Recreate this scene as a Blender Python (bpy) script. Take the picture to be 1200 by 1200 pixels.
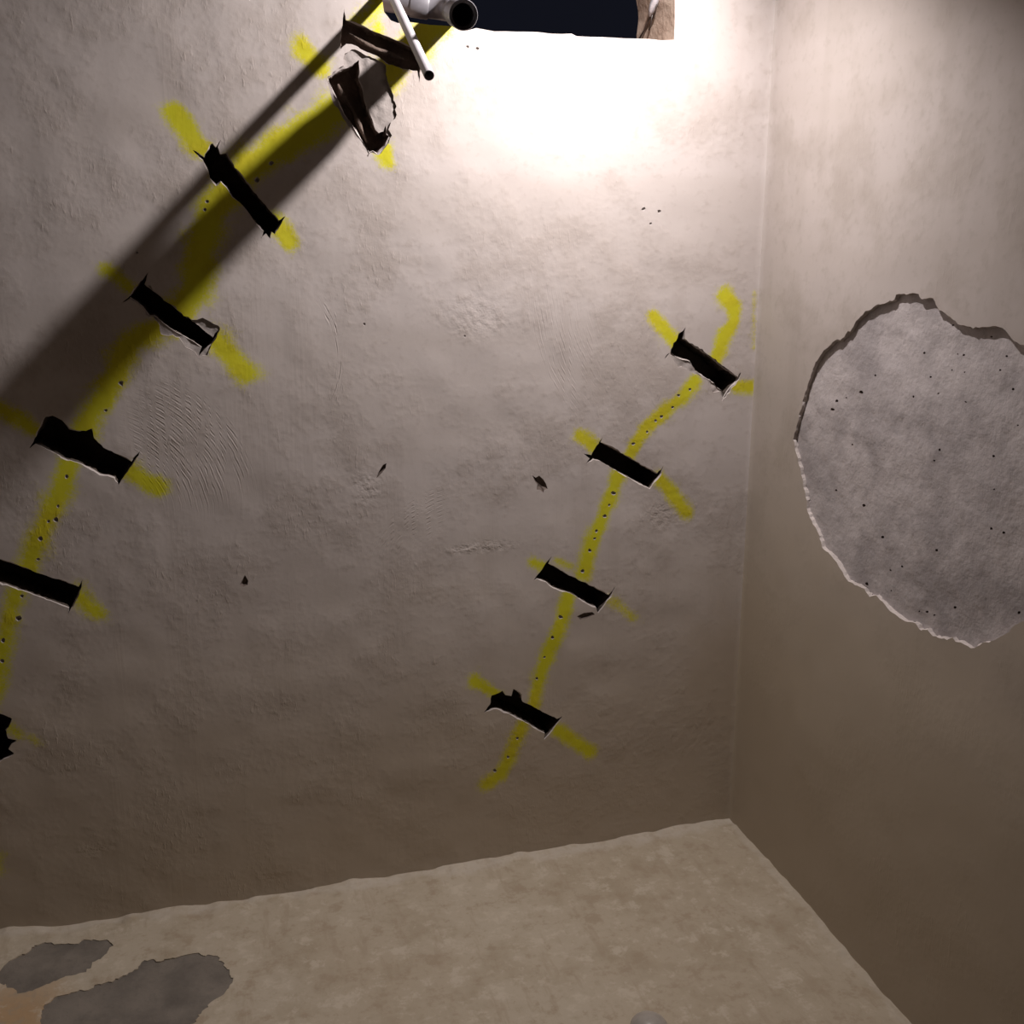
import bpy, bmesh, math, random
import numpy as np
from mathutils import Vector, Matrix
from mathutils.geometry import delaunay_2d_cdt

random.seed(7)
rng = np.random.default_rng(7)
scene = bpy.context.scene
for o in list(bpy.data.objects):
    bpy.data.objects.remove(o)

# ------------------------------------------------------------------ camera
F = 1248.0                       # focal length in pixels of a 1200 px frame
PITCH = math.atan(318.0 / F)
YAW = math.atan(352.0 * math.cos(PITCH) / F)
D = 2.4                          # camera to back wall
fwd = Vector((math.sin(YAW) * math.cos(PITCH), math.cos(YAW) * math.cos(PITCH), -math.sin(PITCH)))
rgt = Vector((math.cos(YAW), -math.sin(YAW), 0.0))
upv = rgt.cross(fwd)

def ray(u, v):
    return fwd + rgt * ((u - 600.0) / F) - upv * ((v - 600.0) / F)

_r = ray(855, 960) * (D / ray(855, 960).y)
H = -_r.z                        # camera height above the floor
XR = _r.x                        # right wall plane
CAM = Vector((0.0, 0.0, H))

def on_back(u, v, off=0.0):      # point of the plane y = D - off seen at a pixel
    r = ray(u, v)
    return CAM + r * ((D - off) / r.y)

def on_right(u, v):
    r = ray(u, v)
    return CAM + r * (XR / r.x)

def on_floor(u, v, z=0.0):
    r = ray(u, v)
    return CAM + r * ((z - H) / r.z)

cd = bpy.data.cameras.new('camera')
cd.sensor_fit = 'HORIZONTAL'
cd.sensor_width = 36.0
cd.lens = 36.0 * F / 1200.0
cd.clip_start = 0.02
cam = bpy.data.objects.new('camera', cd)
scene.collection.objects.link(cam)
cam.matrix_world = Matrix.Translation(CAM) @ Matrix((rgt, upv, -fwd)).transposed().to_4x4()
scene.camera = cam

# ------------------------------------------------------------------ world, exposure, lamp
world = bpy.data.worlds.new('night')
scene.world = world
world.use_nodes = True
bg = world.node_tree.nodes['Background']
bg.inputs[0].default_value = (0.55, 0.6, 1.0, 1)
bg.inputs[1].default_value = 0.010
scene.view_settings.view_transform = 'Standard'
scene.view_settings.look = 'None'
scene.view_settings.gamma = 1.0
scene.view_settings.use_curve_mapping = False
scene.view_settings.exposure = 0.0

LAMP_OFF = 0.437                 # bulb distance from the back wall
LAMP = on_back(722, -150)
LAMP.y = D - LAMP_OFF
LAMP_R = 0.019
LAMP_AXIS = Vector((-.395, .29, -.87))
LAMP_STRENGTH = 6550.0
LAMP_COLOR = (1.0, 0.93, 0.905)

XL = on_back(0, 600).x - 0.55    # left wall
YF = -1.1                        # wall behind the camera
ZC = LAMP.z + 0.42               # ceiling

# ------------------------------------------------------------------ helpers
C = scene.collection

def link(name, me, parent=None, mats=()):
    o = bpy.data.objects.new(name, me)
    C.objects.link(o)
    if me is not None:
        for m in mats:
            me.materials.append(m)
    if parent is not None:
        o.parent = parent
    return o

def tag(o, label=None, cat=None, group=None, kind=None):
    if label: o['label'] = label
    if cat: o['category'] = cat
    if group: o['group'] = group
    if kind: o['kind'] = kind
    return o

def empty(name, loc, label, cat, group=None):
    o = bpy.data.objects.new(name, None)
    C.objects.link(o)
    o.empty_display_size = 0.05
    o.location = loc
    return tag(o, label, cat, group)

def mesh(name, v, f, smooth=True):
    me = bpy.data.meshes.new(name)
    me.from_pydata([tuple(p) for p in v], [], [tuple(int(i) for i in q) for q in f])
    if smooth:
        me.polygons.foreach_set('use_smooth', [True] * len(me.polygons))
    me.update()
    return me

# value noise in numpy
_perm = rng.random((64, 64))
def vnoise(x, y):
    xi = np.floor(x).astype(int); yi = np.floor(y).astype(int)
    fx = x - xi; fy = y - yi
    fx = fx * fx * fx * (fx * (fx * 6 - 15) + 10); fy = fy * fy * fy * (fy * (fy * 6 - 15) + 10)
    g = lambda a, b: _perm[a % 64, b % 64]
    return ((g(xi, yi) * (1 - fx) + g(xi + 1, yi) * fx) * (1 - fy) +
            (g(xi, yi + 1) * (1 - fx) + g(xi + 1, yi + 1) * fx) * fy) - 0.5

def inside(poly, P):
    poly = np.asarray(poly); x, y = P[:, 0], P[:, 1]
    c = np.zeros(len(P), bool)
    n = len(poly)
    bb = (x >= poly[:, 0].min()) & (x <= poly[:, 0].max()) & (y >= poly[:, 1].min()) & (y <= poly[:, 1].max())
    if not bb.any():
        return c
    xs, ys = x[bb], y[bb]; cc = np.zeros(len(xs), bool)
    j = n - 1
    for i in range(n):
        xi, yi = poly[i]; xj, yj = poly[j]
        m = (yi > ys) != (yj > ys)
        with np.errstate(divide='ignore', invalid='ignore'):
            cc ^= m & (xs < (xj - xi) * (ys - yi) / (yj - yi + 1e-15) + xi)
        j = i
    c[bb] = cc
    return c

def segdist(P, a, b):
    a = np.asarray(a, float); b = np.asarray(b, float)
    ab = b - a; L = (ab * ab).sum() + 1e-12
    t = np.clip(((P - a) @ ab) / L, 0, 1)
    q = a + t[:, None] * ab
    return np.sqrt(((P - q) ** 2).sum(1)), t

def polydist(P, pts, closed=False, reach=1e9):
    d = np.full(len(P), 1e9)
    pts = list(pts) + ([pts[0]] if closed else [])
    for a, b in zip(pts[:-1], pts[1:]):
        lo = np.minimum(a, b) - reach; hi = np.maximum(a, b) + reach
        m = (P[:, 0] > lo[0]) & (P[:, 0] < hi[0]) & (P[:, 1] > lo[1]) & (P[:, 1] < hi[1])
        if m.any():
            d[m] = np.minimum(d[m], segdist(P[m], a, b)[0])
    return d

def resample(pts, step, jit=0.0):
    pts = [np.asarray(p, float) for p in pts]
    out = []
    for i in range(len(pts)):
        a, b = pts[i], pts[(i + 1) % len(pts)]
        n = max(1, int(round(np.linalg.norm(b - a) / step)))
        for k in range(n):
            p = a + (b - a) * k / n
            if k and jit:
                p = p + rng.normal(0, jit, 2)
            out.append(p)
    return out

def grow(loop, amt, freq=90.0, tips=None):
    """outline pushed outwards by up to amt, unevenly"""
    L = np.array(loop); n = len(L)
    area = .5 * np.sum(L[:, 0] * np.roll(L[:, 1], -1) - np.roll(L[:, 0], -1) * L[:, 1])
    t = np.roll(L, -1, 0) - np.roll(L, 1, 0)
    t /= np.linalg.norm(t, axis=1)[:, None] + 1e-9
    nr = np.stack([t[:, 1], -t[:, 0]], 1) * (1 if area > 0 else -1)
    k = np.clip(.35 + 1.6 * vnoise(L[:, 0] * freq, L[:, 1] * freq), .08, 1.0)
    if tips is not None and len(tips):
        dt = np.min(np.linalg.norm(L[:, None, :] - np.array(tips)[None, :, :], axis=2), axis=1)
        k = k * np.clip((dt - .008) / .014, 0.02, 1)
    return [p for p in L + nr * (amt * k)[:, None]]

def sharp_tips(P, deg=62):
    P = [np.asarray(p) for p in P]; out = []
    for i in range(len(P)):
        a = P[i - 1] - P[i]; b = P[(i + 1) % len(P)] - P[i]
        c = a @ b / (np.linalg.norm(a) * np.linalg.norm(b) + 1e-12)
        if math.degrees(math.acos(max(-1, min(1, c)))) < deg: out.append(P[i])
    return out

def cdt(points, loops):
    """Delaunay triangulation of points with closed constraint loops"""
    pts = []; edges = []
    for lp in loops:
        s = len(pts); n = len(lp)
        pts += [Vector((float(p[0]), float(p[1]))) for p in lp]
        edges += [(s + i, s + (i + 1) % n) for i in range(n)]
    pts += [Vector((float(p[0]), float(p[1]))) for p in points]
    r = delaunay_2d_cdt(pts, edges, [], 0, 1e-7, False)
    V = np.array([(p.x, p.y) for p in r[0]])
    T = np.array([tuple(t) for t in r[2]], int)
    return V, T

def triangulate(rect, holes, spacing, fine=None, fine_spacing=0.005, keep_in=None):
    """rect = (x0, x1, y0, y1); holes = outlines cut out; fine = f(P) -> mask of the refined area"""
    x0, x1, y0, y1 = rect
    nx = max(2, int((x1 - x0) / spacing)); ny = max(2, int((y1 - y0) / spacing))
    gx, gy = np.meshgrid(np.linspace(x0, x1, nx + 1)[1:-1], np.linspace(y0, y1, ny + 1)[1:-1])
    P = np.stack([gx.ravel(), gy.ravel()], 1)
    P += rng.uniform(-.28, .28, P.shape) * spacing
    if fine is not None:
        mx = max(2, int((x1 - x0) / fine_spacing)); my = max(2, int((y1 - y0) / fine_spacing))
        gx, gy = np.meshgrid(np.linspace(x0, x1, mx + 1)[1:-1], np.linspace(y0, y1, my + 1)[1:-1])
        Q = np.stack([gx.ravel(), gy.ravel()], 1)
        Q += rng.uniform(-.25, .25, Q.shape) * fine_spacing
        P = np.concatenate([P[~fine(P)], Q[fine(Q)]])
    for h in holes:
        P = P[polydist(P, h, True, 0.004) > 0.0025]
        P = P[~inside(h, P)]
    if keep_in is not None:
        P = P[inside(keep_in, P)]
        P = P[polydist(P, keep_in, True, 0.004) > 0.0025]
        loops = [keep_in] + list(holes)
    else:
        ex = np.linspace(x0, x1, nx + 1); ey = np.linspace(y0, y1, ny + 1)
        loops = [[(x, y0) for x in ex[:-1]] + [(x1, y) for y in ey[:-1]] +
                 [(x, y1) for x in ex[::-1][:-1]] + [(x0, y) for y in ey[::-1][:-1]]] + list(holes)
    V, T = cdt(P, loops)
    c = V[T].mean(1)
    ok = np.ones(len(T), bool)
    for h in holes:
        ok &= ~inside(h, c)
    if keep_in is not None:
        ok &= inside(keep_in, c)
    return V, T[ok]

def surface_mesh(name, V, T, fn, attr=None):
    """fn(V2) -> world points; normals from finite differences so that neighbours shade seamlessly"""
    used = np.unique(T)
    remap = -np.ones(len(V), int); remap[used] = np.arange(len(used))
    V2 = V[used]; T2 = remap[T]
    W = fn(V2)
    e = 0.004
    nu = fn(V2 + [e, 0]) - fn(V2 - [e, 0]); nv = fn(V2 + [0, e]) - fn(V2 - [0, e])
    N = np.cross(nu, nv); N /= np.linalg.norm(N, axis=1)[:, None]
    a, b, c = W[T2[:, 0]], W[T2[:, 1]], W[T2[:, 2]]
    g = np.cross(b - a, c - a)
    if (g * N[T2[:, 0]]).sum() < 0:
        N = -N
    toC = np.array(CAM)[None, :] - W
    if (toC * N).sum() < 0:
        N = -N; T2 = T2[:, ::-1]
    me = mesh(name, W, T2)
    me.normals_split_custom_set_from_vertices([tuple(n) for n in N])
    if attr is not None:
        for an, av in attr.items():
            at = me.attributes.new(an, 'FLOAT', 'POINT')
            at.data.foreach_set('value', av[used].astype(np.float32))
    return me

# ------------------------------------------------------------------ materials
def new_mat(name):
    m = bpy.data.materials.new(name); m.use_nodes = True
    nt = m.node_tree
    return m, nt, nt.nodes['Principled BSDF']

class NT:
    def __init__(s, nt): s.nt = nt
    def n(s, t, **k):
        x = s.nt.nodes.new(t)
        for a, b in k.items(): setattr(x, a, b)
        return x
    def l(s, a, b): s.nt.links.new(a, b)
    def put(s, sock, v):
        if isinstance(v, bpy.types.NodeSocket): s.l(v, sock)
        elif isinstance(v, (tuple, list)) and sock.type == 'RGBA': sock.default_value = (*v, 1) if len(v) == 3 else v
        else: sock.default_value = v
    def math(s, op, a, b=0.0, c=None, clamp=False):
        x = s.n('ShaderNodeMath', operation=op, use_clamp=clamp)
        s.put(x.inputs[0], a); s.put(x.inputs[1], b)
        if c is not None: s.put(x.inputs[2], c)
        return x.outputs[0]
    def mix(s, fac, a, b, mode='MIX'):
        x = s.n('ShaderNodeMix', data_type='RGBA', blend_type=mode)
        s.put(x.inputs[0], fac); s.put(x.inputs[6], a); s.put(x.inputs[7], b)
        return x.outputs[2]
    def ramp(s, fac, lo, hi, a=0.0, b=1.0):
        x = s.n('ShaderNodeMapRange', interpolation_type='SMOOTHSTEP')
        s.put(x.inputs[0], fac); s.put(x.inputs[1], lo); s.put(x.inputs[2], hi); s.put(x.inputs[3], a); s.put(x.inputs[4], b)
        return x.outputs[0]
    def co(s, scale=(1, 1, 1), loc=(0, 0, 0), rot=(0, 0, 0)):
        t = s.n('ShaderNodeTexCoord'); m = s.n('ShaderNodeMapping')
        m.inputs['Scale'].default_value = scale; m.inputs['Location'].default_value = loc; m.inputs['Rotation'].default_value = rot
        s.l(t.outputs['Object'], m.inputs[0])
        return m.outputs[0]
    def noise(s, vec, scale, detail=4, rough=.55, dist=0.0):
        x = s.n('ShaderNodeTexNoise')
        s.l(vec, x.inputs['Vector'])
        x.inputs['Scale'].default_value = scale; x.inputs['Detail'].default_value = detail
        x.inputs['Roughness'].default_value = rough; x.inputs['Distortion'].default_value = dist
        return x.outputs['Fac']
    def bump(s, h, dist, strength=1.0, normal=None):
        x = s.n('ShaderNodeBump')
        x.inputs['Strength'].default_value = strength; x.inputs['Distance'].default_value = dist
        s.l(h, x.inputs['Height'])
        if normal is not None: s.l(normal, x.inputs['Normal'])
        return x.outputs[0]
    def dist_to(s, vec, p):
        x = s.n('ShaderNodeVectorMath', operation='DISTANCE')
        s.l(vec, x.inputs[0]); x.inputs[1].default_value = p
        return x.outputs['Value']

def plaster(name, base, dark, tint, paint=False, stains=(), rims=(), low=None, relief=1.0, mott=None):
    m, nt, b = new_mat(name); q = NT(nt)
    co = q.co()
    mid = q.noise(co, 6.5, 4, .62)
    streak = q.noise(q.co((11, 11, 1.5)), 1.0, 2, .6)
    horiz = q.noise(q.co((1.4, 1.4, 8)), 1.0, 2, .6)
    fine = q.noise(co, 52, 3, .62)
    col = q.mix(q.ramp(horiz, .35, .66), base, tint)
    col = q.mix(q.math('MULTIPLY', q.ramp(mid, .45, .70), .62), col, dark)
    col = q.mix(q.math('MULTIPLY', q.ramp(streak, .52, .74), .30), col, dark)
    col = q.mix(q.math('MULTIPLY', q.ramp(fine, .52, .72), .32), col, dark)
    for (p, r, sc, amt) in stains:
        dd = q.math('ADD', q.dist_to(co, p), q.math('MULTIPLY', q.math('SUBTRACT', mid, .5), r))
        k = q.math('MULTIPLY', q.math('SUBTRACT', 1.0, q.ramp(dd, r * .25, r), clamp=True), amt)
        col = q.mix(k, col, sc)
    if mott is not None:                          # patchy screed: pale and dark blotches
        mo = q.noise(q.co((1, 1, 1), (5, 2, 0)), 15, 5, .74)
        col = q.mix(q.math('MULTIPLY', q.ramp(mo, .52, .66), .75), col, mott[0])
        col = q.mix(q.math('MULTIPLY', q.math('SUBTRACT', 1.0, q.ramp(mo, .34, .48), clamp=True), .8), col, mott[1])
    if mott is not None:
        drag = q.noise(q.co((26, 5, 1), (0, 0, 0), (0, 0, math.radians(35))), 1.0, 4, .65)
        col = q.mix(q.math('MULTIPLY', q.ramp(drag, .54, .66), .45), col, mott[1])
    sp = q.n('ShaderNodeSeparateXYZ'); q.l(co, sp.inputs[0])
    X, Y, Z = sp.outputs
    if low is not None:                           # browner towards the bottom, with a wandering upper edge
        z0, z1, sc, amt = low
        zz = q.math('ADD', Z, q.math('MULTIPLY', q.math('SUBTRACT', horiz, .5), .35))
        zz = q.math('ADD', zz, q.math('MULTIPLY', q.math('SUBTRACT', mid, .5), .25))
        col = q.mix(q.math('MULTIPLY', q.math('SUBTRACT', 1.0, q.ramp(zz, z0, z1), clamp=True), amt), col, sc)
    for (axis, at, w, sc, amt) in rims:           # cement smears along the foot of a wall
        dd = q.math('SUBTRACT', at, (X, Y, Z)[axis])
        dd = q.math('ADD', dd, q.math('MULTIPLY', q.math('SUBTRACT', mid, .5), w * 3.0))
        k = q.math('MULTIPLY', q.math('SUBTRACT', 1.0, q.ramp(dd, w * .4, w), clamp=True), q.ramp(fine, .35, .6, amt * .4, amt))
        col = q.mix(k, col, sc)
    # relief (kept shallow): sparse trowel roughness, drag marks, lumps
    h = q.math('MULTIPLY', fine, q.ramp(mid, .42, .66, .12, .62))
    h = q.math('ADD', h, q.math('MULTIPLY', mid, .5))
    crisp = q.noise(q.co((1, 1, .38), (7, 1, 3), (0, math.radians(20), 0)), 100, 2, .6)
    h = q.math('ADD', h, q.math('MULTIPLY', q.math('MULTIPLY', q.ramp(crisp, .54, .72), q.ramp(mid, .48, .66)), .24))
    comb = q.noise(q.co((150, 150, 9), (0, 0, 0), (0, math.radians(-12), 0)), 1.0, 1, .5)
    h = q.math('ADD', h, q.math('MULTIPLY', q.math('MULTIPLY', comb, q.ramp(streak, .52, .66)), .18))
    if paint:                                     # circular trowel sweeps and rough scars: laid out per vertex on the wall mesh
        sd = q.n('ShaderNodeAttribute', attribute_name='sweep_radius').outputs['Fac']
        sm = q.n('ShaderNodeAttribute', attribute_name='sweep_mask').outputs['Fac']
        rg = q.n('ShaderNodeAttribute', attribute_name='scar_mask').outputs['Fac']
        dd2 = q.math('MULTIPLY', q.math('ADD', sd, q.math('MULTIPLY', mid, .022)), 760.0)
        w2 = q.math('ADD', q.math('SINE', dd2), q.math('MULTIPLY', q.math('SINE', q.math('MULTIPLY', dd2, 1.73)), .7))
        w2 = q.math('MULTIPLY', w2, q.math('MULTIPLY', sm, q.ramp(comb, .42, .62)))
        h = q.math('ADD', h, w2)
        h = q.math('ADD', h, q.math('MULTIPLY', q.math('SUBTRACT', fine, .5), rg))
    if paint:
        at = q.n('ShaderNodeAttribute', attribute_name='paint')
        pg = q.noise(co, 240, 1, .7)
        pa = q.math('ADD', at.outputs['Fac'], q.math('MULTIPLY', q.math('SUBTRACT', fine, .5), .45))
        pa = q.math('ADD', pa, q.math('MULTIPLY', q.math('SUBTRACT', pg, .5), .7))
        pa = q.math('MULTIPLY', q.ramp(pa, .05, .78), q.math('GREATER_THAN', at.outputs['Fac'], .01))
        col = q.mix(q.math('MULTIPLY', pa, .95), col, q.mix(q.ramp(mid, .4, .65), (.58, .56, .003), (.55, .49, .004)))
        q.put(b.inputs['Roughness'], q.ramp(pa, 0, 1, .82, .6))
    else:
        b.inputs['Roughness'].default_value = .82
    b.inputs['Specular IOR Level'].default_value = .25
    q.put(b.inputs['Base Color'], col)
    q.put(b.inputs['Normal'], q.bump(h, .0020 * relief, .8))
    return m

def concrete(name, base, dark, pores=True, rough=.85, bumpd=.002):
    m, nt, b = new_mat(name); q = NT(nt)
    co = q.co()
    a = q.noise(co, 7, 4, .6); f = q.noise(co, 70, 3, .65); l = q.noise(co, 26, 3, .6)
    col = q.mix(q.ramp(a, .35, .7), base, dark)
    col = q.mix(q.math('MULTIPLY', q.ramp(f, .5, .75), .4), col, dark)
    h = q.math('ADD', q.math('MULTIPLY', f, .8), l)
    if pores:
        v = q.n('ShaderNodeTexVoronoi'); q.l(co, v.inputs['Vector']); v.inputs['Scale'].default_value = 33
        sel = q.n('ShaderNodeSeparateColor'); q.l(v.outputs['Color'], sel.inputs[0])
        rad = q.math('MULTIPLY', q.ramp(sel.outputs[0], .80, 1.0), .24)
        pm = q.math('LESS_THAN', q.math('ADD', v.outputs['Distance'], q.math('MULTIPLY', q.math('SUBTRACT', f, .5), .5)), rad)
        col = q.mix(q.math('MULTIPLY', q.ramp(l, .54, .70), .5), col, dark)
        col = q.mix(q.math('MULTIPLY', pm, .55), col, (.05, .045, .045))
        h = q.math('SUBTRACT', h, q.math('MULTIPLY', pm, 1.2))
    q.put(b.inputs['Base Color'], col)
    b.inputs['Roughness'].default_value = rough
    b.inputs['Specular IOR Level'].default_value = .25
    q.put(b.inputs['Normal'], q.bump(h, bumpd, .9))
    return m

def plain(name, col, rough=.5, metal=0.0, nscale=40, amt=.15, spec=.5):
    m, nt, b = new_mat(name); q = NT(nt)
    n = q.noise(q.co(), nscale, 4, .6)
    c2 = tuple(max(0, c * (1 - 2.5 * amt)) for c in col)
    q.put(b.inputs['Base Color'], q.mix(q.ramp(n, .4, .75), col, c2))
    b.inputs['Roughness'].default_value = rough; b.inputs['Metallic'].default_value = metal
    b.inputs['Specular IOR Level'].default_value = spec
    q.put(b.inputs['Normal'], q.bump(n, .0006, .5))
    return m

def bp(u, v):
    p = on_back(u, v); return (p.x, p.y, p.z)

SWEEPS = [
    (bp(110, 610), .12, .36, 800, .13, bp(235, 515), .19),
    (bp(290, 420), .190, .212, 300, .28, bp(392, 420), .15),
    (bp(560, 700), .16, .30, 700, .13, bp(468, 600), .14),
    (bp(900, 300), .35, .62, 620, .10, bp(630, 420), .20),
]
def spot(u, v, ru, rv, amp):
    a = on_back(u, v); return (a.x, a.z, ru * D / F, rv * D / F, amp)
SPOTS = [spot(565, 642, 65, 10, 2.2), spot(775, 605, 34, 26, 1.2), spot(560, 370, 60, 40, .8), spot(430, 570, 25, 30, 1.2), spot(320, 1024, 26, 6, 1.6), spot(110, 995, 30, 10, 1.2)]
WALL_BASE, WALL_DARK, WALL_TINT = (.53, .475, .455), (.40, .345, .315), (.49, .435, .41)
M_wall = plaster('wall_plaster', WALL_BASE, WALL_DARK, WALL_TINT, True,
                 [(bp(860, 800), .26, (.36, .27, .19), .45)], (), (on_back(500, 1000).z, on_back(500, 560).z, (.45, .375, .285), .85))
M_rwall = plaster('side_wall_plaster', (.495, .44, .415), (.38, .33, .295), (.465, .41, .38), False,
                  [(tuple(on_right(880, 780)), .30, (.38, .28, .19), .4)], (), (on_right(1000, 900).z, on_right(1000, 330).z, (.455, .38, .285), .85), .5)
M_floor = plaster('floor_screed', (.50, .43, .335), (.38, .31, .22), (.46, .385, .29), False,
                  [(tuple(on_floor(15, 1192)), .16, (.46, .29, .15), .8)],
                  [(1, D, .045, (.58, .52, .45), .6), (0, XR, .03, (.55, .49, .41), .5)], None, 1.0, ((.58, .505, .405), (.385, .305, .22)))
M_conc = concrete('exposed_concrete', (.56, .51, .51), (.37, .335, .34))
M_fconc = concrete('floor_base_concrete', (.225, .195, .165), (.14, .122, .105), False, .8, .002)
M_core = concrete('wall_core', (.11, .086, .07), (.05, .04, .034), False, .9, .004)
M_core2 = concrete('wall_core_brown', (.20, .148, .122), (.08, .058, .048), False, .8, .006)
M_block = concrete('broken_block', (.20, .15, .125), (.09, .066, .055), False, .9, .006)
M_gouge = concrete('gouged_undercoat', (.17, .13, .115), (.10, .077, .066), False, .9, .002)
M_edge = concrete('broken_plaster', (.56, .50, .475), (.42, .37, .35), False, .9, .002)
M_spall = concrete('undercoat_plaster', (.40, .36, .345), (.31, .275, .26), False, .9, .002)
M_reveal = concrete('opening_brick', (.42, .33, .27), (.30, .22, .175), False, .9, .003)
M_pvc = plain('grey_pvc', (.165, .158, .174), .42, 0, 30, .08)
M_white = plain('white_conduit', (.50, .475, .51), .38, 0, 30, .05)
M_wire = plain('dark_wire', (.045, .03, .025), .5)
M_foil = plain('silver_sheath', (.72, .72, .80), .28, .45, 60, .1)
M_brass = plain('lamp_metal', (.25, .25, .26), .4, .9)
M_cord = plain('black_cord', (.02, .02, .02), .6)

# ------------------------------------------------------------------ outlines, traced and laid on the real planes
def crop(pts, ox, oy, sc):
    return [(ox + x * sc, oy + y * sc) for x, y in pts]

K = 220 / 1200.0
SLOTS = []   # (pixel outline, spall pixel outline or None, depth, label)
SLOTS.append(([(403, 9), (405, 24), (426, 32), (448, 41), (472, 51), (488, 58), (495, 70), (492, 82), (491.5, 97), (489, 83), (472, 80),
               (456, 75), (444, 67), (426, 59), (416, 53), (405, 51), (399, 58), (400, 42)], None, .042,
              'slot beside the pipe ends, brownish inside'))
SLOTS.append(([(385, 92), (396, 85), (410, 79), (421, 70), (420, 90), (424, 102), (430, 128), (440, 152), (444, 156), (450, 154), (452, 147),
               (453, 158), (456, 159), (450, 170), (442, 179), (437, 176), (433, 178), (428, 170), (418, 152), (406, 136), (394, 112), (386, 96)],
              [(384, 90), (395, 82), (403, 77), (402, 70), (404, 63), (412, 58), (425, 63), (440, 69), (452, 77), (453, 90), (456, 100), (461, 112),
               (464.5, 125), (463, 139), (458, 143), (455, 152), (459, 159), (452, 172), (443, 182), (436, 179), (431, 184), (424, 175), (414, 158), (402, 139), (389, 116), (384, 98)],
              .05, 'steep slot inside a patch of knocked-off plaster'))
SLOTS.append((crop([(375, 370), (395, 398), (432, 345), (408, 395), (425, 440), (465, 435), (495, 490), (530, 540), (580, 600), (640, 680), (700, 750),
                    (760, 820), (800, 870), (845, 835), (815, 877), (790, 915), (775, 950), (755, 935), (745, 980), (718, 945), (685, 980), (705, 930),
                    (650, 870), (600, 800), (550, 745), (505, 710), (470, 650), (430, 610), (400, 632), (360, 590), (345, 530), (315, 475), (250, 412), (322, 458)], 180, 100, K),
              None, .09, 'steep slot crossing the pipe shadow'))
SLOTS.append((crop([(240, 350), (288, 308), (345, 225), (400, 160), (386, 210), (375, 235), (430, 280), (490, 325), (550, 370), (610, 420), (680, 470),
                    (740, 515), (815, 578), (855, 515), (836, 570), (800, 620), (772, 642), (725, 695), (743, 637), (690, 600), (620, 560), (560, 528),
                    (500, 487), (440, 430), (410, 432), (370, 380), (330, 345), (288, 318)], 100, 290, K),
              crop([(236, 352), (286, 304), (343, 222), (402, 154), (390, 212), (380, 232), (430, 276), (490, 320), (550, 365), (612, 415), (680, 463),
                    (715, 462), (750, 450), (800, 475), (850, 500), (860, 512), (840, 575), (800, 640), (780, 690), (722, 700), (690, 660), (640, 635), (600, 575), (560, 560),
                    (485, 555), (475, 500), (436, 438), (408, 440), (366, 386), (326, 350), (286, 324)], 100, 290, K), .09, 'slot with chipped plaster along its lower edge'))
SLOTS.append((crop([(185, 468), (213, 425), (250, 345), (290, 265), (335, 258), (395, 290), (440, 345), (490, 358), (550, 355), (585, 343), (600, 400),
                    (660, 460), (750, 505), (840, 552), (900, 475), (852, 557), (800, 632), (755, 702), (735, 652), (690, 637), (640, 630), (570, 585),
                    (500, 557), (430, 540), (380, 510), (320, 480), (260, 450), (225, 436)], 0, 440, K), None, .09, 'widest slot, ragged along its top'))
SLOTS.append((crop([(-150, 88), (0, 140), (250, 228), (503, 315), (528, 268), (517, 322), (482, 395), (435, 487), (443, 447), (200, 355), (0, 285), (-190, 218)],
                   0, 630, K), None, .09, 'clean-cut slot running out of the left of the frame'))
SLOTS.append((crop([(-450, 240), (0, 425), (100, 465), (75, 540), (45, 570), (70, 640), (150, 658), (100, 690), (70, 735), (125, 772), (60, 805), (0, 842),
                    (-60, 800), (-80, 640), (-500, 400)], 0, 780, 160 / 1200.0), None, .09, 'lowest slot at the left of the frame, broken below'))
SLOTS.append((crop([(265, 600), (310, 530), (360, 445), (385, 400), (416, 365), (405, 450), (470, 490), (600, 580), (700, 660), (828, 752), (850, 715), (822, 775),
                    (780, 820), (750, 860), (710, 925), (720, 860), (680, 830), (650, 790), (600, 760), (540, 720), (500, 690), (460, 620), (400, 600), (340, 580), (305, 545)],
                   740, 330, .15),
              crop([(258, 606), (306, 526), (356, 440), (380, 396), (420, 355), (411, 446), (474, 484), (604, 574), (704, 654), (830, 744), (856, 708), (826, 781),
                    (786, 826), (770, 865), (706, 935), (690, 855), (640, 865), (615, 815), (590, 770), (530, 735), (495, 722), (440, 690), (350, 645), (320, 605), (298, 555)],
                   740, 330, .15), .09, 'slot nearest the corner, crumbled along its lower edge'))
SLOTS.append((crop([(345, 232), (322, 290), (450, 355), (560, 420), (650, 475), (725, 514), (765, 455), (737, 525), (700, 572), (670, 615), (600, 580), (500, 525),
                    (400, 470), (320, 420), (272, 406), (220, 440), (246, 402), (200, 368), (257, 380), (285, 340), (310, 298)], 650, 470, 1 / 6.0), None, .09,
              'clean-cut slot second from the top near the corner'))
SLOTS.append((crop([(340, 190), (317, 245), (430, 310), (560, 375), (650, 420), (740, 465), (785, 405), (752, 470), (722, 510), (702, 540), (665, 590), (648, 545),
                    (605, 530), (540, 490), (470, 450), (400, 430), (340, 405), (300, 370), (237, 350), (210, 366), (233, 335), (270, 290), (300, 242)], 590, 620, 1 / 6.0), None, .09,
              'slot third from the top near the corner, with a chipped lower lip'))
SLOTS.append((crop([(220, 390), (265, 330), (280, 275), (350, 235), (370, 265), (415, 275), (430, 225), (480, 265), (490, 310), (560, 345), (650, 395), (735, 437),
                    (775, 415), (742, 460), (712, 500), (682, 540), (645, 580), (650, 535), (590, 500), (530, 465), (430, 410), (330, 365), (290, 360)], 530, 770, 1 / 6.0), None, .09,
              'lowest slot near the corner, above the floor'))

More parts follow.
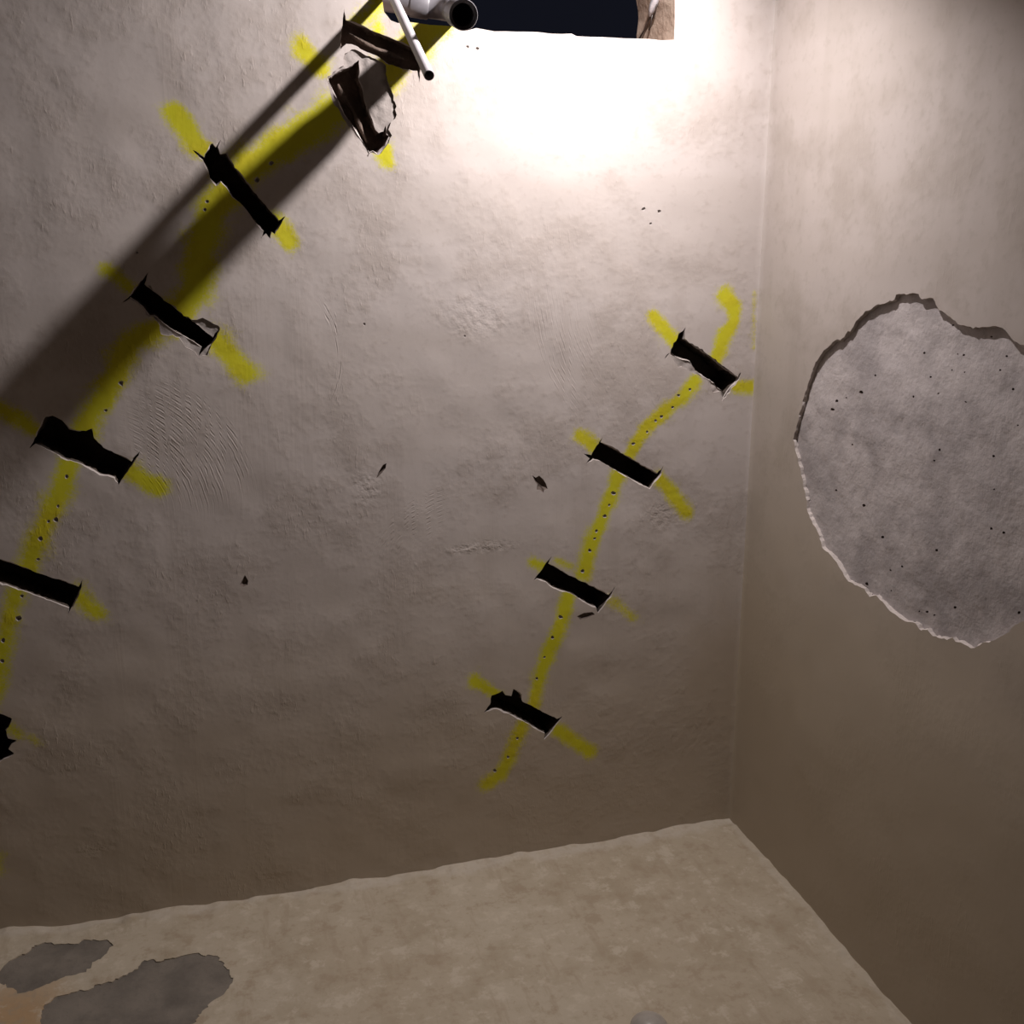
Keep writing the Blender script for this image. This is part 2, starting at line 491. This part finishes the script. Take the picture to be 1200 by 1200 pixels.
# spray strokes: (pixel polyline, width px, strength, label)
STROKES = [
    ([(526, 14), (489, 50), (452, 86), (421, 111), (385, 135), (335, 168), (290, 195), (255, 235), (240, 270), (234, 310), (228, 340), (212, 362), (200, 374)], 30, 1.0, 'long yellow line curving through the pipe shadow'),
    ([(182, 386), (155, 400), (140, 425), (133, 445), (118, 472), (102, 492), (98, 505)], 24, .9, 'yellow line between the chipped and the ragged slot'),
    ([(80, 545), (73, 568), (60, 600), (46, 630), (38, 652), (32, 668)], 23, .85, 'yellow line under the ragged slot'),
    ([(20, 690), (14, 712), (8, 738), (1, 770), (-6, 815), (-16, 838)], 20, .75, 'yellow line at the left edge of the frame'),
    ([(416, 30), (432, 16), (449, 0), (462, -14)], 16, .7, 'yellow stroke beside the pipes'),
    ([(443, 30), (441, 40)], 12, .7, 'short yellow dab over the brownish slot'),
    ([(355, 57), (366, 68), (376, 80)], 19, .95, 'yellow dab above the steep slots'),
    ([(450, 176), (454, 188)], 16, .95, 'yellow dab under the knocked-off plaster'),
    ([(204, 130), (218, 150), (234, 171)], 21, 1.0, 'yellow dash above the slot in the pipe shadow'),
    ([(322, 262), (330, 272), (338, 284)], 18, 1.0, 'yellow dash below the slot in the pipe shadow'),
    ([(125, 316), (140, 326), (156, 340)], 16, .75, 'faint yellow dash in the shadow'),
    ([(252, 398), (270, 417), (288, 436)], 26, 1.0, 'broad yellow dash right of the chipped slot'),
    ([(-12, 474), (10, 484), (38, 502)], 19, .8, 'yellow dash at the left frame edge'),
    ([(152, 551), (172, 564), (186, 572)], 20, .9, 'yellow dash right of the ragged slot'),
    ([(92, 696), (104, 710), (116, 718)], 20, .75, 'yellow dash right of the slot cut by the frame'),
    ([(10, 852), (22, 860)], 14, .6, 'small yellow dab beside the broken slot'),
    ([(36, 864), (44, 870)], 12, .5, 'faint yellow dot beside the broken slot'),
    ([(850, 347), (860, 359), (860, 376), (848, 394), (842, 412), (836, 424)], 17, 1.0, 'hooked yellow stroke nearest the corner'),
    ([(814, 445), (800, 464), (775, 486), (755, 502), (745, 520), (738, 532)], 16, .95, 'yellow line under the slot nearest the corner'),
    ([(725, 556), (717, 578), (708, 602), (697, 628), (689, 652), (684, 672)], 18, .95, 'yellow line between two clean slots'),
    ([(667, 696), (660, 720), (652, 742), (643, 762), (637, 780), (630, 802), (624, 826)], 17, .9, 'yellow line above the lowest slot near the corner'),
    ([(612, 850), (603, 872), (595, 892), (586, 908), (571, 919)], 17, .85, 'yellow tail ending above the floor'),
    ([(766, 370), (778, 385), (792, 404)], 15, .95, 'yellow dash left of the slot nearest the corner'),
    ([(864, 453), (880, 453)], 17, .85, 'yellow dash against the corner'),
    ([(680, 511), (695, 523)], 16, .9, 'yellow dab left of the second slot near the corner'),
    ([(772, 560), (788, 577), (804, 601)], 17, .9, 'bent yellow dash right of the second slot near the corner'),
    ([(626, 660), (637, 664)], 13, .8, 'yellow dab left of the third slot near the corner'),
    ([(652, 656), (668, 664)], 11, .6, 'thin yellow smear over the third slot near the corner'),
    ([(712, 702), (726, 709), (742, 724)], 13, .55, 'faint yellow dash right of the third slot near the corner'),
    ([(554, 798), (568, 805), (584, 814)], 16, .85, 'yellow dash left of the lowest slot near the corner'),
    ([(654, 856), (674, 870), (692, 881)], 19, .85, 'yellow dash right of the lowest slot near the corner'),
    ([(884, 342), (883, 408)], 5, .40, 'thin pale yellow trace in the corner'),
    ([(-2, 1005), (-2, 1020)], 14, .5, 'faint yellow spot low at the frame edge'),
]

PITS = [(808, 456, 3), (795, 463, 2.6), (788, 477, 2.6), (775, 488, 3), (768, 493, 2.4), (758, 506, 2.6), (742, 520, 3), (719, 578, 3.6), (709, 605, 4),
        (699, 622, 3), (697, 631, 2.4), (691, 645, 3), (683, 669, 3.2), (714, 592, 2.2), (657, 723, 3.4), (647, 747, 3), (638, 770, 2.2), (629, 795, 2.6),
        (606, 865, 2.4), (595, 887, 2.6), (580, 903, 2.8), (142, 449, 4.5), (124, 481, 3), (78, 558, 3.4), (68, 593, 3), (66, 609, 4.2), (57, 611, 3),
        (48, 631, 4), (45, 655, 3.4), (26, 698, 3.2), (22, 724, 4.6), (4, 750, 4), (3, 774, 4), (318, 191, 4), (301, 211, 4.4), (243, 236, 3.5), (240, 246, 3),
        (755, 245, 3.6), (773, 248, 3), (763, 262, 2.6), (548, 55, 3), (559, 57, 3), (788, 28, 2), (427, 380, 2.4), (545, 394, 2), (160, 296, 2.4)]
GOUGES = [[(441, 561), (444, 553), (449, 545), (453, 543), (452, 549), (447, 555)],
          [(624, 557), (628, 560), (632, 557.5), (637, 562), (640, 567), (642, 573), (638, 574), (637, 577.5), (633, 574), (629, 574), (630, 568), (627, 564)],
          [(281, 686), (284, 680), (287, 674), (291, 681), (290, 686), (285, 688)],
          [(676, 722), (684, 718), (694, 717), (697, 720), (688, 724), (680, 726)]]

def back2(px):
    out = []
    for u, v in px:
        p = on_back(u, v); out.append(np.array((p.x, p.z)))
    return out

# opening in the back wall; it runs on above the frame
hole_px = [(449, -190), (449, -60), (448, 0), (450, 14), (458, 24), (466, 27), (482, 26), (503, 29), (530, 31), (547, 36), (558, 33), (579, 37),
           (604, 37.5), (630, 38), (645, 40), (669, 40), (675, 43), (705, 44), (732, 45.5), (760, 46), (774, 47.5), (789, 47), (790, 20), (790, -60), (792, -190)]
HOLE = resample(back2(hole_px), .03, .0006)

# ------------------------------------------------------------------ back wall
FIL = .003; CUT = FIL * (1 - math.sqrt(.5))
def fillet(s):
    t = np.clip(FIL - s, 0, FIL)
    return FIL - np.sqrt(np.maximum(FIL * FIL - t * t, 0))

def disp_back(x, z):
    return np.clip((XR - x) / .2, 0, 1) * (.010 * vnoise(x * 2.1 + 3, z * 2.4 + 9) + .003 * vnoise(x * 6 + 31, z * 5 + 17) +
            .0022 * vnoise(x * 17 + 5, z * 15 + 40))

def f_back(P):
    x, z = P[:, 0], P[:, 1]
    return np.stack([x, D - disp_back(x, z) - fillet(XR - x), z], 1)

pit_loops = []
for u, v, r in PITS:
    n = 7; a0 = random.random() * 6
    pit_loops.append(back2([(u + r * random.uniform(.55, 1.05) * math.cos(a0 + k * 6.283 / n) * .9, v + r * random.uniform(.5, .95) * math.sin(a0 + k * 6.283 / n)) for k in range(n)]))
for g in GOUGES:
    pit_loops.append(back2(g))

slot_in, slot_out = [], []
for px, sp, dep, lab in SLOTS:
    slot_in.append(resample(back2(px), .007, .0005))
    slot_out.append(resample(back2(sp), .008, .0016) if sp else None)
slot_lip = [grow(l, .0036, 60, sharp_tips(back2(S[0]))) for l, S in zip(slot_in, SLOTS)]
WALL_HOLES = [HOLE] + [so if so is not None else sl for sl, so in zip(slot_lip, slot_out)]
pit_loops = [p for i, p in enumerate(pit_loops) if i >= len(PITS) or not any(inside(h, np.array(p)).any() for h in WALL_HOLES)]

stroke_w = [(np.array(back2(pl)), w * D / F * 1.0, s) for pl, w, s, _ in STROKES]
PXM = D / F * 1.02
def paint_field(P):
    best = np.zeros(len(P)); who = -np.ones(len(P), int)
    for i, (pl, w, s) in enumerate(stroke_w):
        R = w * .5 * (1.06 + .6 * vnoise(P[:, 0] * 30 + i, P[:, 1] * 30 + 7 * i))
        d = polydist(P, list(pl), False, w * 1.4)
        # spray falloff: solid core, soft edge
        val = s * np.clip((R * 1.80 - d) / (R * 1.6), 0, 1)
        m = val > best
        best[m] = val[m]; who[m] = i
    return best, who

rect = (XL, XR - CUT + .0004, -.12, ZC + .05)
V, T = triangulate(rect, WALL_HOLES + pit_loops, .014, lambda P: paint_field(P)[0] > .01, .0055)
pv, pw = paint_field(V)
def sstep(x, a, b):
    t = np.clip((x - a) / (b - a), 0, 1); return t * t * (3 - 2 * t)
sw_d = np.zeros(len(V)); sw_m = np.zeros(len(V)); scar = np.zeros(len(V))
for (p, r0, r1, fr, amp, mc, mr) in SWEEPS:
    dd = np.hypot(V[:, 0] - p[0], V[:, 1] - p[2]); dm = np.hypot(V[:, 0] - mc[0], V[:, 1] - mc[2])
    mk = sstep(dd, r0, r0 + .01) * (1 - sstep(dd, r1 - .01, r1)) * (1 - sstep(dm, mr * .4, mr)) * amp
    near_ = dm < mr * 1.15
    sw_d[near_] = dd[near_]; sw_m[near_] = mk[near_]
for (x0, z0, rx, rz, amp) in SPOTS:
    dd = np.hypot((V[:, 0] - x0) / rx, (V[:, 1] - z0) / rz)
    scar = np.maximum(scar, (1 - sstep(dd, .2, 1.0)) * amp * 1.6)
ATTR = {'paint': pv, 'sweep_radius': sw_d, 'sweep_mask': sw_m, 'scar_mask': scar}
cen = V[T].mean(1)
cv, cw = paint_field(cen)
tv = pv[T].max(1)
is_p = (cv > .16)
me = surface_mesh('wall_back', V, T[~is_p], f_back, ATTR)
wall_back = link('wall_back', me, None, [M_wall])
tag(wall_back, 'back plaster wall with yellow spray lines and cut slots', 'wall', kind='structure')
for i, (pl, w, s, lab) in enumerate(STROKES):
    sel = is_p & (cw == i)
    if sel.sum() < 4: continue
    o = link('spray_paint_mark', surface_mesh('spray_paint_mark', V, T[sel], f_back, ATTR), wall_back, [M_wall])
    tag(o, lab)

def ring_recess(name, loop, depths, fn, inward, parent, mats, mat_of, wob=.0015, cap=True, shrink=0.0, lip=None):
    """walls of a recess: rings of the outline pushed along `inward` by each depth"""
    L = np.array(loop); n = len(L)
    W0 = fn(np.array(lip) if lip is not None else L); verts = []; faces = []; mi = []
    cen = L.mean(0)
    for k, dp in enumerate(depths):
        J = L.copy()
        if k: J = J + rng.normal(0, wob, J.shape) * (.3 if k == 1 else 1 + .6 * k) + (cen - L) * shrink * (dp / depths[-1])
        W = fn(J) if k else W0
        off = dp + (rng.normal(0, wob * .6, n) if k else 0)
        W = W + np.outer(off if k else np.zeros(n), inward)
        verts += [tuple(p) for p in W]
    for k in range(len(depths) - 1):
        for i in range(n):
            j = (i + 1) % n
            faces.append((k * n + i, k * n + j, (k + 1) * n + j, (k + 1) * n + i)); mi.append(mat_of(k))
    if cap:
        faces.append(tuple((len(depths) - 1) * n + i for i in range(n))); mi.append(mat_of(len(depths) - 1))
    me = mesh(name, verts, faces, False)
    o = link(name, me, parent, mats)
    me.polygons.foreach_set('material_index', mi)
    bm = bmesh.new(); bm.from_mesh(me); bmesh.ops.triangulate(bm, faces=[f for f in bm.faces if len(f.verts) > 4])
    bmesh.ops.recalc_face_normals(bm, faces=bm.faces)
    bm.to_mesh(me); bm.free()
    return o

IN_BACK = np.array([0., 1., 0.])
for si_n, ((px, sp, dep, lab), si, so, lip) in enumerate(zip(SLOTS, slot_in, slot_out, slot_lip)):
    off0 = 0.0
    if so is not None:
        off0 = .0045
        def f_sp(P, off0=off0):
            W = f_back(P)
            W[:, 1] += off0 + .005 * vnoise(P[:, 0] * 70, P[:, 1] * 70)
            return W
        x = np.array(so); rc = (x[:, 0].min(), x[:, 0].max(), x[:, 1].min(), x[:, 1].max())
        si2 = lip
        V2, T2 = triangulate(rc, [si2], .006, keep_in=so)
        if len(T2):
            s_o = link('broken_plaster_patch', surface_mesh('broken_plaster_patch', V2, T2, f_sp), wall_back, [M_spall])
            tag(s_o, 'pale broken plaster around a slot')
            ring_recess('broken_plaster_edge', so, [0, .0105], f_back, IN_BACK, s_o, [M_edge], lambda k: 0, .0008, cap=False)
    fb = (lambda P, o=off0: f_back(P) + np.array([0, max(0, o - .001), 0]))
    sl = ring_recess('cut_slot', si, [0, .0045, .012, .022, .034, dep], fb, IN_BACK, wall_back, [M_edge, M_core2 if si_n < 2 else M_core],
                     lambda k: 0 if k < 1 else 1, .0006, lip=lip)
    tag(sl, lab)
# small pits hammered into the plaster, and a few deeper gouges
def pits_mesh(name, loops, k, dmax):
    v, f = [], []
    for lp in loops:
        L = np.array(lp); n = len(L); W = f_back(L); s0 = len(v)
        c = L.mean(0); size = np.linalg.norm(L - c, axis=1).mean()
        W2 = f_back(c + (L - c) * .5); W2[:, 1] += min(dmax, size * k)
        v += [tuple(p) for p in W] + [tuple(p) for p in W2]
        for i in range(n):
            j = (i + 1) % n
            f.append((s0 + i, s0 + j, s0 + n + j, s0 + n + i))
        f.append(tuple(s0 + n + i for i in range(n)))
    return mesh(name, v, f, False)
po = link('nail_pits', pits_mesh('nail_pits', pit_loops[:-len(GOUGES)], .85, .008), wall_back, [M_spall])
tag(po, 'small pits chipped along the spray lines', kind='stuff')
for g, lab in zip(pit_loops[-len(GOUGES):], ('thin slanting gouge in the middle of the wall', 'dark oval chip left of the slots near the corner', 'dark triangular chip low on the wall',
                                             'smeared chip under the third slot near the corner')):
    tag(link('plaster_gouge', pits_mesh('plaster_gouge', [g], .6, .006), wall_back, [M_gouge]), lab)

# reveal of the opening (22 cm thick wall)
REV = .22
rv = ring_recess('opening_reveal', HOLE, [0, .03, .10, REV], f_back, IN_BACK, wall_back, [M_reveal], lambda k: 0, .0009, cap=False)
tag(rv, 'rough brown sides of the wall opening')

# ------------------------------------------------------------------ right wall with the round patch
patch_px = crop([(120, 780), (140, 705), (160, 640), (180, 560), (205, 490), (230, 420), (260, 375), (320, 320), (345, 320), (400, 260), (430, 215), (475, 180), (520, 150), (585, 135), (605, 105),
                 (640, 98), (705, 102), (720, 125), (770, 125), (800, 175), (850, 215), (900, 245), (960, 265), (1000, 255), (1080, 255), (1110, 270), (1150, 320), (1200, 345)], 900, 320, .25)
patch_px += [(1226, 432), (1248, 480), (1262, 540), (1266, 600), (1254, 660), (1232, 702)]
patch_px += crop([(1200, 665), (1150, 690), (1110, 730), (1060, 760), (1000, 770), (945, 798), (900, 765), (850, 750), (770, 740), (745, 705), (715, 715), (690, 680), (640, 670), (560, 605),
                  (505, 550), (475, 550), (440, 510), (380, 480), (350, 430), (300, 360), (255, 322), (250, 295), (215, 220), (185, 160), (175, 70), (160, 0)], 900, 560, .25)
def right2(px):
    out = []
    for u, v in px:
        p = on_right(u, v); out.append(np.array((p.y, p.z)))
    return out
PATCH = resample(right2(patch_px), .008, .0011)

def disp_right(y, z):
    return np.clip((D - y) / .2, 0, 1) * (.010 * vnoise(y * 2.0 + 13, z * 2.2 + 29) + .004 * vnoise(y * 5 + 11, z * 5 + 7) + .0012 * vnoise(y * 15 + 8, z * 14 + 4))
def f_right(P):
    y, z = P[:, 0], P[:, 1]
    return np.stack([XR - disp_right(y, z) - fillet(D - y), y, z], 1)
IN_RIGHT = np.array([1., 0., 0.])
PLIP = grow(PATCH, .004, 60)
V, T = triangulate((YF, D - CUT + .0004, -.12, ZC + .05), [PLIP], .022)
wall_right = link('wall_right', surface_mesh('wall_right', V, T, f_right), None, [M_rwall])
tag(wall_right, 'right plaster wall with a round bare concrete patch', 'wall', kind='structure')
PT = .0085
def f_patch(P):
    W = f_right(P); W[:, 0] += PT + .002 * vnoise(P[:, 0] * 30, P[:, 1] * 30)
    return W
x = np.array(PATCH)
V, T = triangulate((x[:, 0].min(), x[:, 0].max(), x[:, 1].min(), x[:, 1].max()), [], .012, keep_in=PATCH)
pores = crop([(850, 245), (1025, 300), (1100, 390), (1130, 545), (670, 580), (715, 375), (845, 455), (910, 605), (1040, 860), (1045, 1015), (380, 805), (490, 480),
              (790, 830), (765, 880), (1155, 715), (785, 565), (745, 487), (430, 1090), (300, 1020), (290, 640), (310, 600), (355, 585), (870, 380), (900, 385), (425, 560), (1070, 455), (905, 465)], 900, 320, .25)
pores += crop([(1085, 258), (610, 418), (690, 628), (760, 645), (855, 610), (560, 530), (1030, 240), (520, 280), (725, 630), (1150, 635), (775, 340), (555, 435), (445, 500)], 900, 560, .25)
pore_loops = []
for pu, pv2 in pores:
    rr = random.uniform(1.1, 2.6)
    pore_loops.append(right2([(pu + rr * random.uniform(.6, 1.1) * math.cos(k * 1.0472 + pu), pv2 + rr * random.uniform(.6, 1.1) * math.sin(k * 1.0472 + pu)) for k in range(6)]))
V, T = triangulate((x[:, 0].min(), x[:, 0].max(), x[:, 1].min(), x[:, 1].max()), pore_loops, .012, keep_in=PATCH)
pc = link('bare_concrete_patch', surface_mesh('bare_concrete_patch', V, T, f_patch), wall_right, [M_conc])
tag(pc, 'round grey concrete patch where plaster was removed')
qv, qf = [], []
for lp in pore_loops:
    L = np.array(lp); s0 = len(qv); n = len(L); c = L.mean(0)
    W = f_patch(L); W2 = f_patch(c + (L - c) * .5); W2[:, 0] += .006
    qv += [tuple(p) for p in W] + [tuple(p) for p in W2]
    qf += [(s0 + i, s0 + (i + 1) % n, s0 + n + (i + 1) % n, s0 + n + i) for i in range(n)] + [tuple(s0 + n + i for i in range(n))]
tag(link('concrete_pores', mesh('concrete_pores', qv, qf, False), pc, [M_gouge]), 'small dark pores in the bare concrete', kind='stuff')
pe = ring_recess('broken_plaster_edge', PATCH, [0, .005, .0115], f_right, IN_RIGHT, wall_right, [M_edge], lambda k: 0, .0006, cap=False, lip=PLIP)
tag(pe, 'pale broken rim around the round concrete patch')

# ------------------------------------------------------------------ floor
edge_px = [(-60, 1099), (0, 1090), (130, 1076), (300, 1052), (500, 1020), (700, 987), (800, 969), (855, 959)]
ex = []; ez = []
for u, v in edge_px:
    p = on_back(u, v); ex.append(p.x); ez.append(p.z)
def floor_z(x, y):
    e = np.interp(x, ex, ez)
    k = np.exp(-((D - y) / .45) ** 2)
    near = np.exp(-((D - y) / .05) ** 2) + np.exp(-((XR - x) / .05) ** 2)
    return e * k + .006 * vnoise(x * 4 + 2, y * 4 + 2) * (1 - .6 * k) + .003 * vnoise(x * 12, y * 12 + 50) + .012 * near * (vnoise(x * 9 + 20, y * 9) + .15) + .008 * near * vnoise(x * 34 + 5, y * 34 + 8)
def f_floor(P):
    return np.stack([P[:, 0], P[:, 1], floor_z(P[:, 0], P[:, 1])], 1)
def floor2(px):
    out = []
    for u, v in px:
        p = on_floor(u, v); out.append(np.array((p.x, p.y)))
    return out
fp1 = crop([(-40, 590), (-20, 570), (10, 530), (40, 500), (130, 455), (160, 420), (215, 405), (280, 408), (350, 405), (380, 390), (450, 385), (510, 388), (525, 405), (500, 450), (460, 480), (430, 495),
            (420, 525), (380, 545), (280, 575), (230, 600), (150, 635), (95, 648), (60, 625), (0, 605)], 0, 1000, .25)
fp2 = crop([(190, 750), (200, 710), (250, 665), (330, 640), (410, 625), (440, 600), (530, 580), (600, 540), (645, 520), (660, 490), (710, 475), (750, 485), (850, 460), (910, 447), (1000, 460), (1050, 500),
            (1080, 555), (1085, 590), (1050, 640), (1000, 670), (960, 710), (925, 740), (920, 770), (880, 800), (850, 850), (700, 900), (450, 920), (250, 880), (195, 800)], 0, 1000, .25)
FP = [resample(floor2(fp1), .007, .0024), resample(floor2(fp2), .007, .0024)]
# right wall / back wall feet lie slightly proud of the planes, so the floor runs under them
V, T = triangulate((XL, XR + .03, YF, D + .03), FP, .024, lambda P: (P[:, 1] > D - .09) | (P[:, 0] > XR - .07), .010)
floor = link('floor', surface_mesh('floor', V, T, f_floor), None, [M_floor])
tag(floor, 'beige screed floor with two scraped grey patches', 'floor', kind='structure')
IN_FLOOR = np.array([0., 0., -1.])
def f_fpatch(P):
    W = f_floor(P); W[:, 2] -= .0022 + .0025 * vnoise(P[:, 0] * 40, P[:, 1] * 40)
    return W
for lp, lab in zip(FP, ('small scraped grey patch near the back wall', 'large scraped grey patch at the bottom left')):
    x = np.array(lp)
    V, T = triangulate((x[:, 0].min(), x[:, 0].max(), x[:, 1].min(), x[:, 1].max()), [], .010, keep_in=lp)
    o = link('scraped_patch', surface_mesh('scraped_patch', V, T, f_fpatch), floor, [M_fconc])
    tag(o, lab)
    ring_recess('patch_edge', lp, [0, .005], f_floor, IN_FLOOR, o, [M_floor], lambda k: 0, .0006, cap=False)

M_raw = concrete('raw_block_wall', (.15, .128, .108), (.10, .083, .07), False, .9, .004)
# ------------------------------------------------------------------ unseen walls and ceiling close the room
def slab(name, a, b, mat, label, cat):
    v = [(x, y, z) for x in (a[0], b[0]) for y in (a[1], b[1]) for z in (a[2], b[2])]
    f = [(0, 1, 3, 2), (4, 6, 7, 5), (0, 4, 5, 1), (2, 3, 7, 6), (0, 2, 6, 4), (1, 5, 7, 3)]
    o = link(name, mesh(name, v, f, False), None, [mat])
    return tag(o, label, cat, kind='structure')
slab('wall_left', (XL - .1, YF - .1, -.12), (XL, D + .1, ZC + .1), M_raw, 'left bare block wall outside the frame', 'wall')
slab('wall_front', (XL - .1, YF - .1, -.12), (XR + .1, YF, ZC + .1), M_raw, 'bare block wall behind the camera', 'wall')
slab('ceiling', (XL - .1, YF - .1, ZC), (XR + .1, D + .1, ZC + .1), M_raw, 'bare concrete ceiling above the frame', 'ceiling')

# ------------------------------------------------------------------ tubes
def frame_of(t):
    t = t.normalized()
    a = Vector((0, 0, 1)) if abs(t.z) < .9 else Vector((1, 0, 0))
    u = t.cross(a).normalized(); w = u.cross(t).normalized()
    return u, w

def lathe(name, a, b, prof, mat, parent, seg=32, smooth=True):
    """prof = [(t along a->b in metres, radius)...], an open or closed profile turned about the axis; a, b in the parent's space"""
    a = Vector(a); b = Vector(b); t = (b - a).normalized(); u, w = frame_of(t)
    v = []; f = []
    for (s, r) in prof:
        for k in range(seg):
            an = k * 2 * math.pi / seg
            v.append(a + t * s + (u * math.cos(an) + w * math.sin(an)) * max(r, 1e-5))
    for i in range(len(prof) - 1):
        for k in range(seg):
            j = (k + 1) % seg
            f.append((i * seg + k, i * seg + j, (i + 1) * seg + j, (i + 1) * seg + k))
    me = mesh(name, v, f, smooth)
    bm = bmesh.new(); bm.from_mesh(me); bmesh.ops.recalc_face_normals(bm, faces=bm.faces); bm.to_mesh(me); bm.free()
    o = link(name, me, parent, [mat])
    md = o.modifiers.new('edge', 'EDGE_SPLIT'); md.split_angle = math.radians(40)
    return o

def tube_path(name, pts, r, mat, parent, seg=12, taper=None):
    pts = [Vector(p) for p in pts]
    v = []; f = []
    for i, p in enumerate(pts):
        t = (pts[min(i + 1, len(pts) - 1)] - pts[max(i - 1, 0)])
        u, w = frame_of(t)
        rr = r if taper is None else r * taper[i]
        for k in range(seg):
            an = k * 2 * math.pi / seg
            v.append(p + (u * math.cos(an) + w * math.sin(an)) * rr)
    for i in range(len(pts) - 1):
        for k in range(seg):
            j = (k + 1) % seg
            f.append((i * seg + k, i * seg + j, (i + 1) * seg + j, (i + 1) * seg + k))
    f.append(tuple(range(seg))[::-1]); f.append(tuple((len(pts) - 1) * seg + k for k in range(seg)))
    return link(name, mesh(name, v, f), parent, [mat])

def pipe_profile(L, ro, wall, bev=.0012):
    ri = ro - wall
    return [(0, ri), (0, ro), (L - bev, ro), (L, ro - bev), (L, ri + bev * .6), (L - bev, ri), (0.0, ri)]

# thick grey drain pipe: comes along inside the opening, bends and points its socket end at the camera
end = on_back(543, 17.5, .31); knee = on_back(527, 11, -.045); far = on_back(395, -9, -.085)
root = empty('drain_pipe', knee, 'thick grey plastic pipe with open socket end poking out of the wall opening', 'pipe')
ax = (end - knee).normalized(); bx = (far - knee).normalized()
sock = .15
bend = []
for k in range(9):
    t = k / 8.0; p0 = knee + bx * .05; p2 = knee + ax * .05
    bend.append(p0.lerp(knee, t).lerp(knee.lerp(p2, t), t))
pth = [far] + bend + [end - ax * (sock - .03)]
tube_path('tube', [p - knee for p in pth], .0238, M_pvc, root, 32)
lathe('elbow_collar', (knee + bx * .085) - knee, (knee + bx * .045) - knee, [(0, .0236), (0, .0262), (.003, .0272), (.036, .0272), (.04, .0258), (.04, .0236)], M_pvc, root, 32)
s0 = end - ax * sock - knee
lathe('socket', s0, end - knee, [(0, .0235), (.0, .0245), (.012, .0272), (sock - .004, .0272), (sock, .0264), (sock, .0252), (sock - .010, .0244), (sock - .012, .0200), (.035, .0196), (.03, .004), (.03, 0)], M_pvc, root, 40)

def conduit(tip, base, label, r=.0098, back=.12):
    d = (tip - base).normalized(); st = base - d * back
    root = empty('conduit_pipe', base, label, 'pipe')
    L = (tip - st).length
    lathe('tube', st - base, tip - base, pipe_profile(L, r, .0016, .0007), M_white, root, 24)
    return root
conduit(on_back(503, 88.5, .415), on_back(455, -15, 0.0), 'thin white conduit slanting down in front of the brownish slot', .0095, .05)

# broken block edges showing inside the two slots by the pipes
slot_objs = [o for o in wall_back.children if o.name.split('.')[0] == 'cut_slot']
for so_, pl in ((slot_objs[0], [(408, 38), (425, 47), (440, 56), (456, 64), (474, 70)]), (slot_objs[1], [(396, 99), (403, 114), (412, 130), (421, 148), (431, 166)])):
    ps = [on_back(u_, v_, -.020) + Vector((random.uniform(-.002, .002), random.uniform(-.004, .004), random.uniform(-.002, .002))) for u_, v_ in pl]
    tube_path('broken_block_edge', ps, .0055, M_block, so_, 5, [.5, 1.3, .7, 1.1, .4])

# ------------------------------------------------------------------ silver cable on the right side of the opening
def rev(u, v):                    # on the right reveal plane
    x = on_back(790, 20).x - .006
    r = ray(u, v); return CAM + r * (x / r.x)
cr = empty('frayed_cable', rev(768, 5), 'frayed silver cable hanging against the right side of the wall opening', 'cable')
cl = Vector(cr.location)
pts = [rev(782, -70), rev(777, -30), rev(773, -8), rev(769, 5), rev(766.5, 12), rev(764.5, 19)]
tube_path('sheath', [p - cl + Vector((-.006, 0, 0)) for p in pts], .0085, M_foil, cr, 14, [.8, .9, 1, 1.1, .9, .35])
for pl in ([(765, 17), (760, 27), (756, 36), (751, 45)], [(766, 17), (765, 24), (764, 30), (762, 35)], [(771, 2), (770, 12), (767, 20)]):
    ps = [rev(*p) - cl + Vector((-.003, 0, 0)) for p in pl]
    tube_path('wire', ps, .0022, M_wire, cr, 8)

# ------------------------------------------------------------------ open pipe stub on the floor at the bottom edge
M_cap = plain('grey_plastic_cap', (.40, .362, .325), .22, 0, 30, .08)
c = on_floor(760, 1222)
r0 = empty('capped_pipe_stub', (c.x, c.y, floor_z(np.array([c.x]), np.array([c.y]))[0] - .004), 'short grey pipe stub with a domed cap standing on the floor at the bottom edge', 'pipe')
lathe('tube', (0, 0, 0), (0, 0, 1), [(0, .030), (0, .034), (.03, .034)], M_pvc, r0, 40)
lathe('domed_cap', (0, 0, 0), (0, 0, 1), [(.016, .0345), (.016, .038), (.044, .038)] + [(.044 + .024 * math.sin(a), .038 * math.cos(a)) for a in np.linspace(.12, 1.5707, 12)], M_cap, r0, 40)

# ------------------------------------------------------------------ hanging lamp: the only light
m, nt, b = new_mat('lamp_diffuser')
b.inputs['Base Color'].default_value = (.9, .9, .9, 1)
b.inputs['Emission Color'].default_value = (*LAMP_COLOR, 1)
b.inputs['Emission Strength'].default_value = LAMP_STRENGTH
LAMP_AXIS.normalize()
lr = empty('hanging_lamp', LAMP, 'small round lamp hanging on a cord from the ceiling above the frame', 'lamp')
dv = [Vector((0, 0, 0))]; u, w = frame_of(LAMP_AXIS)
dv += [(u * math.cos(k * math.pi / 16) + w * math.sin(k * math.pi / 16)) * LAMP_R for k in range(32)]
link('diffuser', mesh('diffuser', dv, [(0, 1 + k, 1 + (k + 1) % 32) for k in range(32)], False), lr, [m])
R_ = LAMP_R
lathe('housing', (0, 0, 0), -LAMP_AXIS, [(-.003, R_ + .001), (-.003, R_ + .004), (.006, R_ + .004), (.028, R_ * .8), (.036, .016), (.062, .016), (.068, .006), (.068, .0)], M_brass, lr, 32)
top = -LAMP_AXIS * .066
tube_path('cord', [top, top - LAMP_AXIS * .04 + Vector((0, 0, .01)), top - LAMP_AXIS * .07 + Vector((0, 0, .04)), top - LAMP_AXIS * .08 + Vector((0, 0, .10)),
                   Vector((top - LAMP_AXIS * .08).to_tuple()[:2] + (ZC - LAMP.z,))], .003, M_cord, lr, 8)
